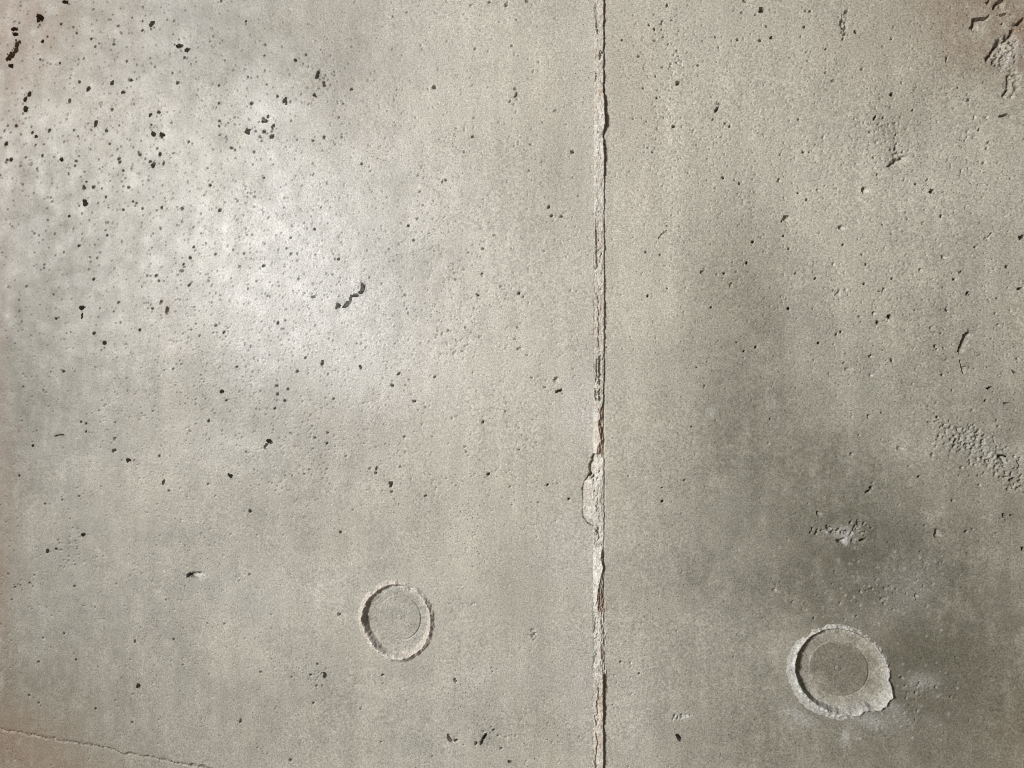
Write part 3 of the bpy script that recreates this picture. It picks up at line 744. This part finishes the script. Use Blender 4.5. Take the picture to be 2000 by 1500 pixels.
    Wr[..., 2] *= 1 - bay * (1 - np.clip((PXs - L) / 14, 0.1, 1))
    nz, nx = PX.shape
    V = np.stack([X, -H * MM, Z + CZ], -1).reshape(-1, 3)
    idx = np.arange(nz * nx).reshape(nz, nx)
    Q = np.stack([idx[:-1, :-1], idx[:-1, 1:], idx[1:, 1:], idx[1:, :-1]], -1)
    vis = ~(hide[:-1, :-1] & hide[1:, :-1] & hide[:-1, 1:] & hide[1:, 1:])
    b = (bay[:-1, :-1] > 0)
    root = None
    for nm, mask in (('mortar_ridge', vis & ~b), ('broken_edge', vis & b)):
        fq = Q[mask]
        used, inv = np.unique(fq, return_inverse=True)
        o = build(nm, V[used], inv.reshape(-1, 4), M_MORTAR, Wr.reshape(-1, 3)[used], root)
        if root is None: root = tag(o, 'rough whitish mortar ridge running down the joint between the two concrete panels', 'mortar joint')
        else: o['label'] = 'chipped stretch of the ridge where the panel edge has broken away'
mortar()

# ------------------------------------------------------------------ the two plugs
def plug(px, py, R, mat, label, seed, big, rim_mat):
    x0, z0 = (float(v) for v in wall(px, py))
    nr, nt_ = 150, 560
    rr = np.concatenate([np.linspace(0.0, 0.66, 66, endpoint=False), np.linspace(0.66, 1.22, nr - 66)])
    th = np.linspace(0, 2 * math.pi, nt_, endpoint=False)
    T, Rr = np.meshgrid(th, rr)                       # rows: radius
    def per(amps, sd):
        r = np.random.default_rng(sd); out = np.zeros(nt_)
        for k, a in amps: out += a * np.cos(k * th + r.uniform(0, 6.28))
        return out
    fine = per([(k, 1 / k) for k in range(3, 34)], seed) / 0.45
    fn2 = per([(k, 1 / math.sqrt(k)) for k in range(8, 60)], seed + 1) / 1.4
    lobe4 = lambda a, wd: np.exp(-(((deg - a + 180) % 360 - 180) / wd) ** 4)
    deg = np.degrees(th)
    def lobe(a, wd): return np.exp(-(((deg - a + 180) % 360 - 180) / wd) ** 2)
    # noise laid out in the plane of the plug
    g = 420
    sp = (2.4 * R / g, 2.4 * R / g)
    def plane(wl, sd):
        f = field((g, g), sp, wl, sd)
        ix = np.clip(((Rr * np.cos(T)) / 2.4 + 0.5) * g, 0, g - 2); iz = np.clip(((Rr * np.sin(T)) / 2.4 + 0.5) * g, 0, g - 2)
        i, j = ix.astype(int), iz.astype(int); u, v = ix - i, iz - j
        return f[j, i] * (1 - u) * (1 - v) + f[j, i + 1] * u * (1 - v) + f[j + 1, i] * (1 - u) * v + f[j + 1, i + 1] * u * v
    n1, n2, n4 = plane(0.0018, seed + 2), plane(0.0042, seed + 3), plane(0.012, seed + 4)
    if not big:
        crest = 0.900 + 0.009 * fine + 0.045 * lobe(252, 24) - 0.015 * lobe(120, 30) - 0.02 * lobe(220, 20)
        hc = 4.8 + 0.7 * fine + 3.0 * lobe(258, 36) + 1.8 * lobe(200, 40) + 2.2 * lobe(-30, 45) - 1.2 * lobe(85, 45)
        inn = 0.095 + 0.05 * lobe(228, 40) + 0.02 * lobe(185, 40) - 0.02 * lobe(60, 60) + 0.05 * lobe(-40, 60)
        out = 0.10 + 0.055 * lobe(200, 50) + 0.02 * lobe(90, 50) + 0.01 * lobe(250, 35) - 0.01 * lobe(-30, 50) + 0.008 * fn2
        fl = -4.2
        disc, cxo, czo, nub = 0.545, 0.05, 0.06, 0.05
    else:
        crest = 0.865 + 0.006 * fine + 0.050 * lobe(0, 40) + 0.165 * lobe4(-32, 20) + 0.075 * lobe(-70, 18) + 0.03 * lobe(-95, 18) + 0.012 * fn2 * lobe(-40, 70)
        hc = 2.6 + 0.35 * fine + 1.6 * lobe(190, 60) + 3.2 * lobe(-35, 34) + 1.6 * lobe(-80, 30) - 0.6 * lobe(70, 50)
        inn = 0.040 + 0.015 * lobe(225, 40) + 0.075 * lobe(0, 45) + 0.10 * lobe(-60, 45)
        out = 0.08 + 0.10 * lobe(195, 60) + 0.06 * lobe(240, 30) - 0.035 * lobe(0, 50) - 0.035 * lobe(-38, 30) + 0.006 * fn2
        fl = -9.5
        disc, cxo, czo, nub = 0.57, 0.0, 0.0, 0.045
    ri, ro = (crest - inn)[None], (crest + out)[None]
    cr, h = crest[None], hc[None]
    up = sstep(0, 1, (Rr - ri) / (cr - ri)); dn = np.clip((Rr - cr) / (ro - cr), 0, 1)
    base = fl + 0.8 * sstep(disc + 0.02, 0.80, Rr) * (0.5 + 0.5 * np.cos(T + 0.6))
    H = np.where(Rr < cr, base + (h - base) * up, h * (1 - dn ** 0.85) - 0.5 * dn - 40 * np.clip(Rr - ro, 0, 1))
    # raised inner disc with a scribed edge, and the nub in the middle
    dx, dz = Rr * np.cos(T) - cxo, Rr * np.sin(T) - czo
    rd = np.hypot(dx, dz)
    H += 1.0 * (1 - sstep(disc - 0.012, disc + 0.004, rd)) - 0.9 * np.exp(-((rd - disc - 0.010) / 0.012) ** 2) * (0.45 + 0.55 * np.cos(T + 0.7))
    H += 0.9 * np.exp(-(rd / nub) ** 4) - 0.5 * np.exp(-((rd - nub * 1.4) / 0.014) ** 2)
    rim = np.exp(-((Rr - cr) / (0.075 if big else 0.11)) ** 2)
    H += 0.08 * n1 + 0.09 * n2 + rim * (0.34 * n1 + 0.62 * n2)
    H += 1.0 * rim * n4
    pale = np.clip(rim * (0.66 + 0.3 * lobe(255, 40)[None] + 0.15 * n2), 0, 1.0)
    W = np.zeros(Rr.shape + (3,))
    if big:
        ringp = sstep(0.0, 0.03, Rr - cr) * lobe(205, 75)[None]
        pale = np.clip(0.36 * rim * (1 + 0.4 * n4) * (1 - 0.6 * lobe(55, 50)[None]) + 0.36 * ringp + 0.10 * lobe(-80, 55)[None] * sstep(0.6, 0.85, Rr) + 0.1 * n2 * rim, 0, 0.9)
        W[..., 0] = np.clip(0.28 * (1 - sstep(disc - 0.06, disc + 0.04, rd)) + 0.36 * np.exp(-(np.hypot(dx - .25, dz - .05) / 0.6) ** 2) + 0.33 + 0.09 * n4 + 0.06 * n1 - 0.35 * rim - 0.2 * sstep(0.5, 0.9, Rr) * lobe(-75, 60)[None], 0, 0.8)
    else:
        W[..., 0] = np.clip(0.10 + 0.05 * n4 - 0.2 * rim, 0, 0.5)
        W[..., 1] = np.clip(0.10 * rim * (1 + n2) + 0.6 * up * sstep(1.0, 0.8, up) * (Rr < cr) + 0.45 * dn * (1 - dn) * 2, 0, 0.7)  # brown shade on the rim's inner wall and outer slope painted in
    if big: W[..., 1] = np.clip(0.8 * up * sstep(1.0, 0.75, up) * (lobe(205, 65)[None]) * (Rr < cr), 0, 0.8)  # brown shade painted on the left inner wall of the rim
    W[..., 2] = pale * 0.8
    H[-1] = -3.0
    V = np.stack([Rr * R * np.cos(T), -H * MM, Rr * R * np.sin(T)], -1)
    root = bpy.data.objects.new('tie_hole_plug', None)
    COL.objects.link(root)
    root.empty_display_size = R
    root.location = (x0, 0, z0 + CZ)
    tag(root, label, 'plug', 'round plugs filling the tie holes')
    j = np.arange(nt_); jn = (j + 1) % nt_
    idx = np.arange(len(rr) * nt_).reshape(len(rr), nt_)
    # faces sorted into disc, recess floor and rim
    Q = np.stack([idx[:-1][:, j], idx[:-1][:, jn], idx[1:][:, jn], idx[1:][:, j]], -1)
    rm = rd[:-1]; Rm = Rr[:-1]
    ind = rm < disc
    nb = rm < nub * 1.3
    rimm = Rm >= np.broadcast_to(ri, Rm.shape) - 0.004
    fl_o = None
    for nm, mask, par in (('recess_floor', ~ind & ~rimm, root), ('disc', ind & ~nb, root), ('rim', rimm & ~ind, root), ('nub', nb, 'disc')):
        fq = Q[mask].reshape(-1, 4)
        used, inv = np.unique(fq, return_inverse=True)
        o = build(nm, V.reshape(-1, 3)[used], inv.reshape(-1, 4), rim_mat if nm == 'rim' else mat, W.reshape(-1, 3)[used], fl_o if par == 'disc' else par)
        if nm == 'disc': fl_o = o
plug(*PLUGS[0], M_LEFT, 'smaller pale round plug with a raised crumbly rim, below the middle of the wide panel', 500, False, M_MORTAR)
plug(*PLUGS[1], M_RIGHT, 'larger dark round plug with a whitish bulging rim, set in the darker stained panel', 600, True, M_RIM)
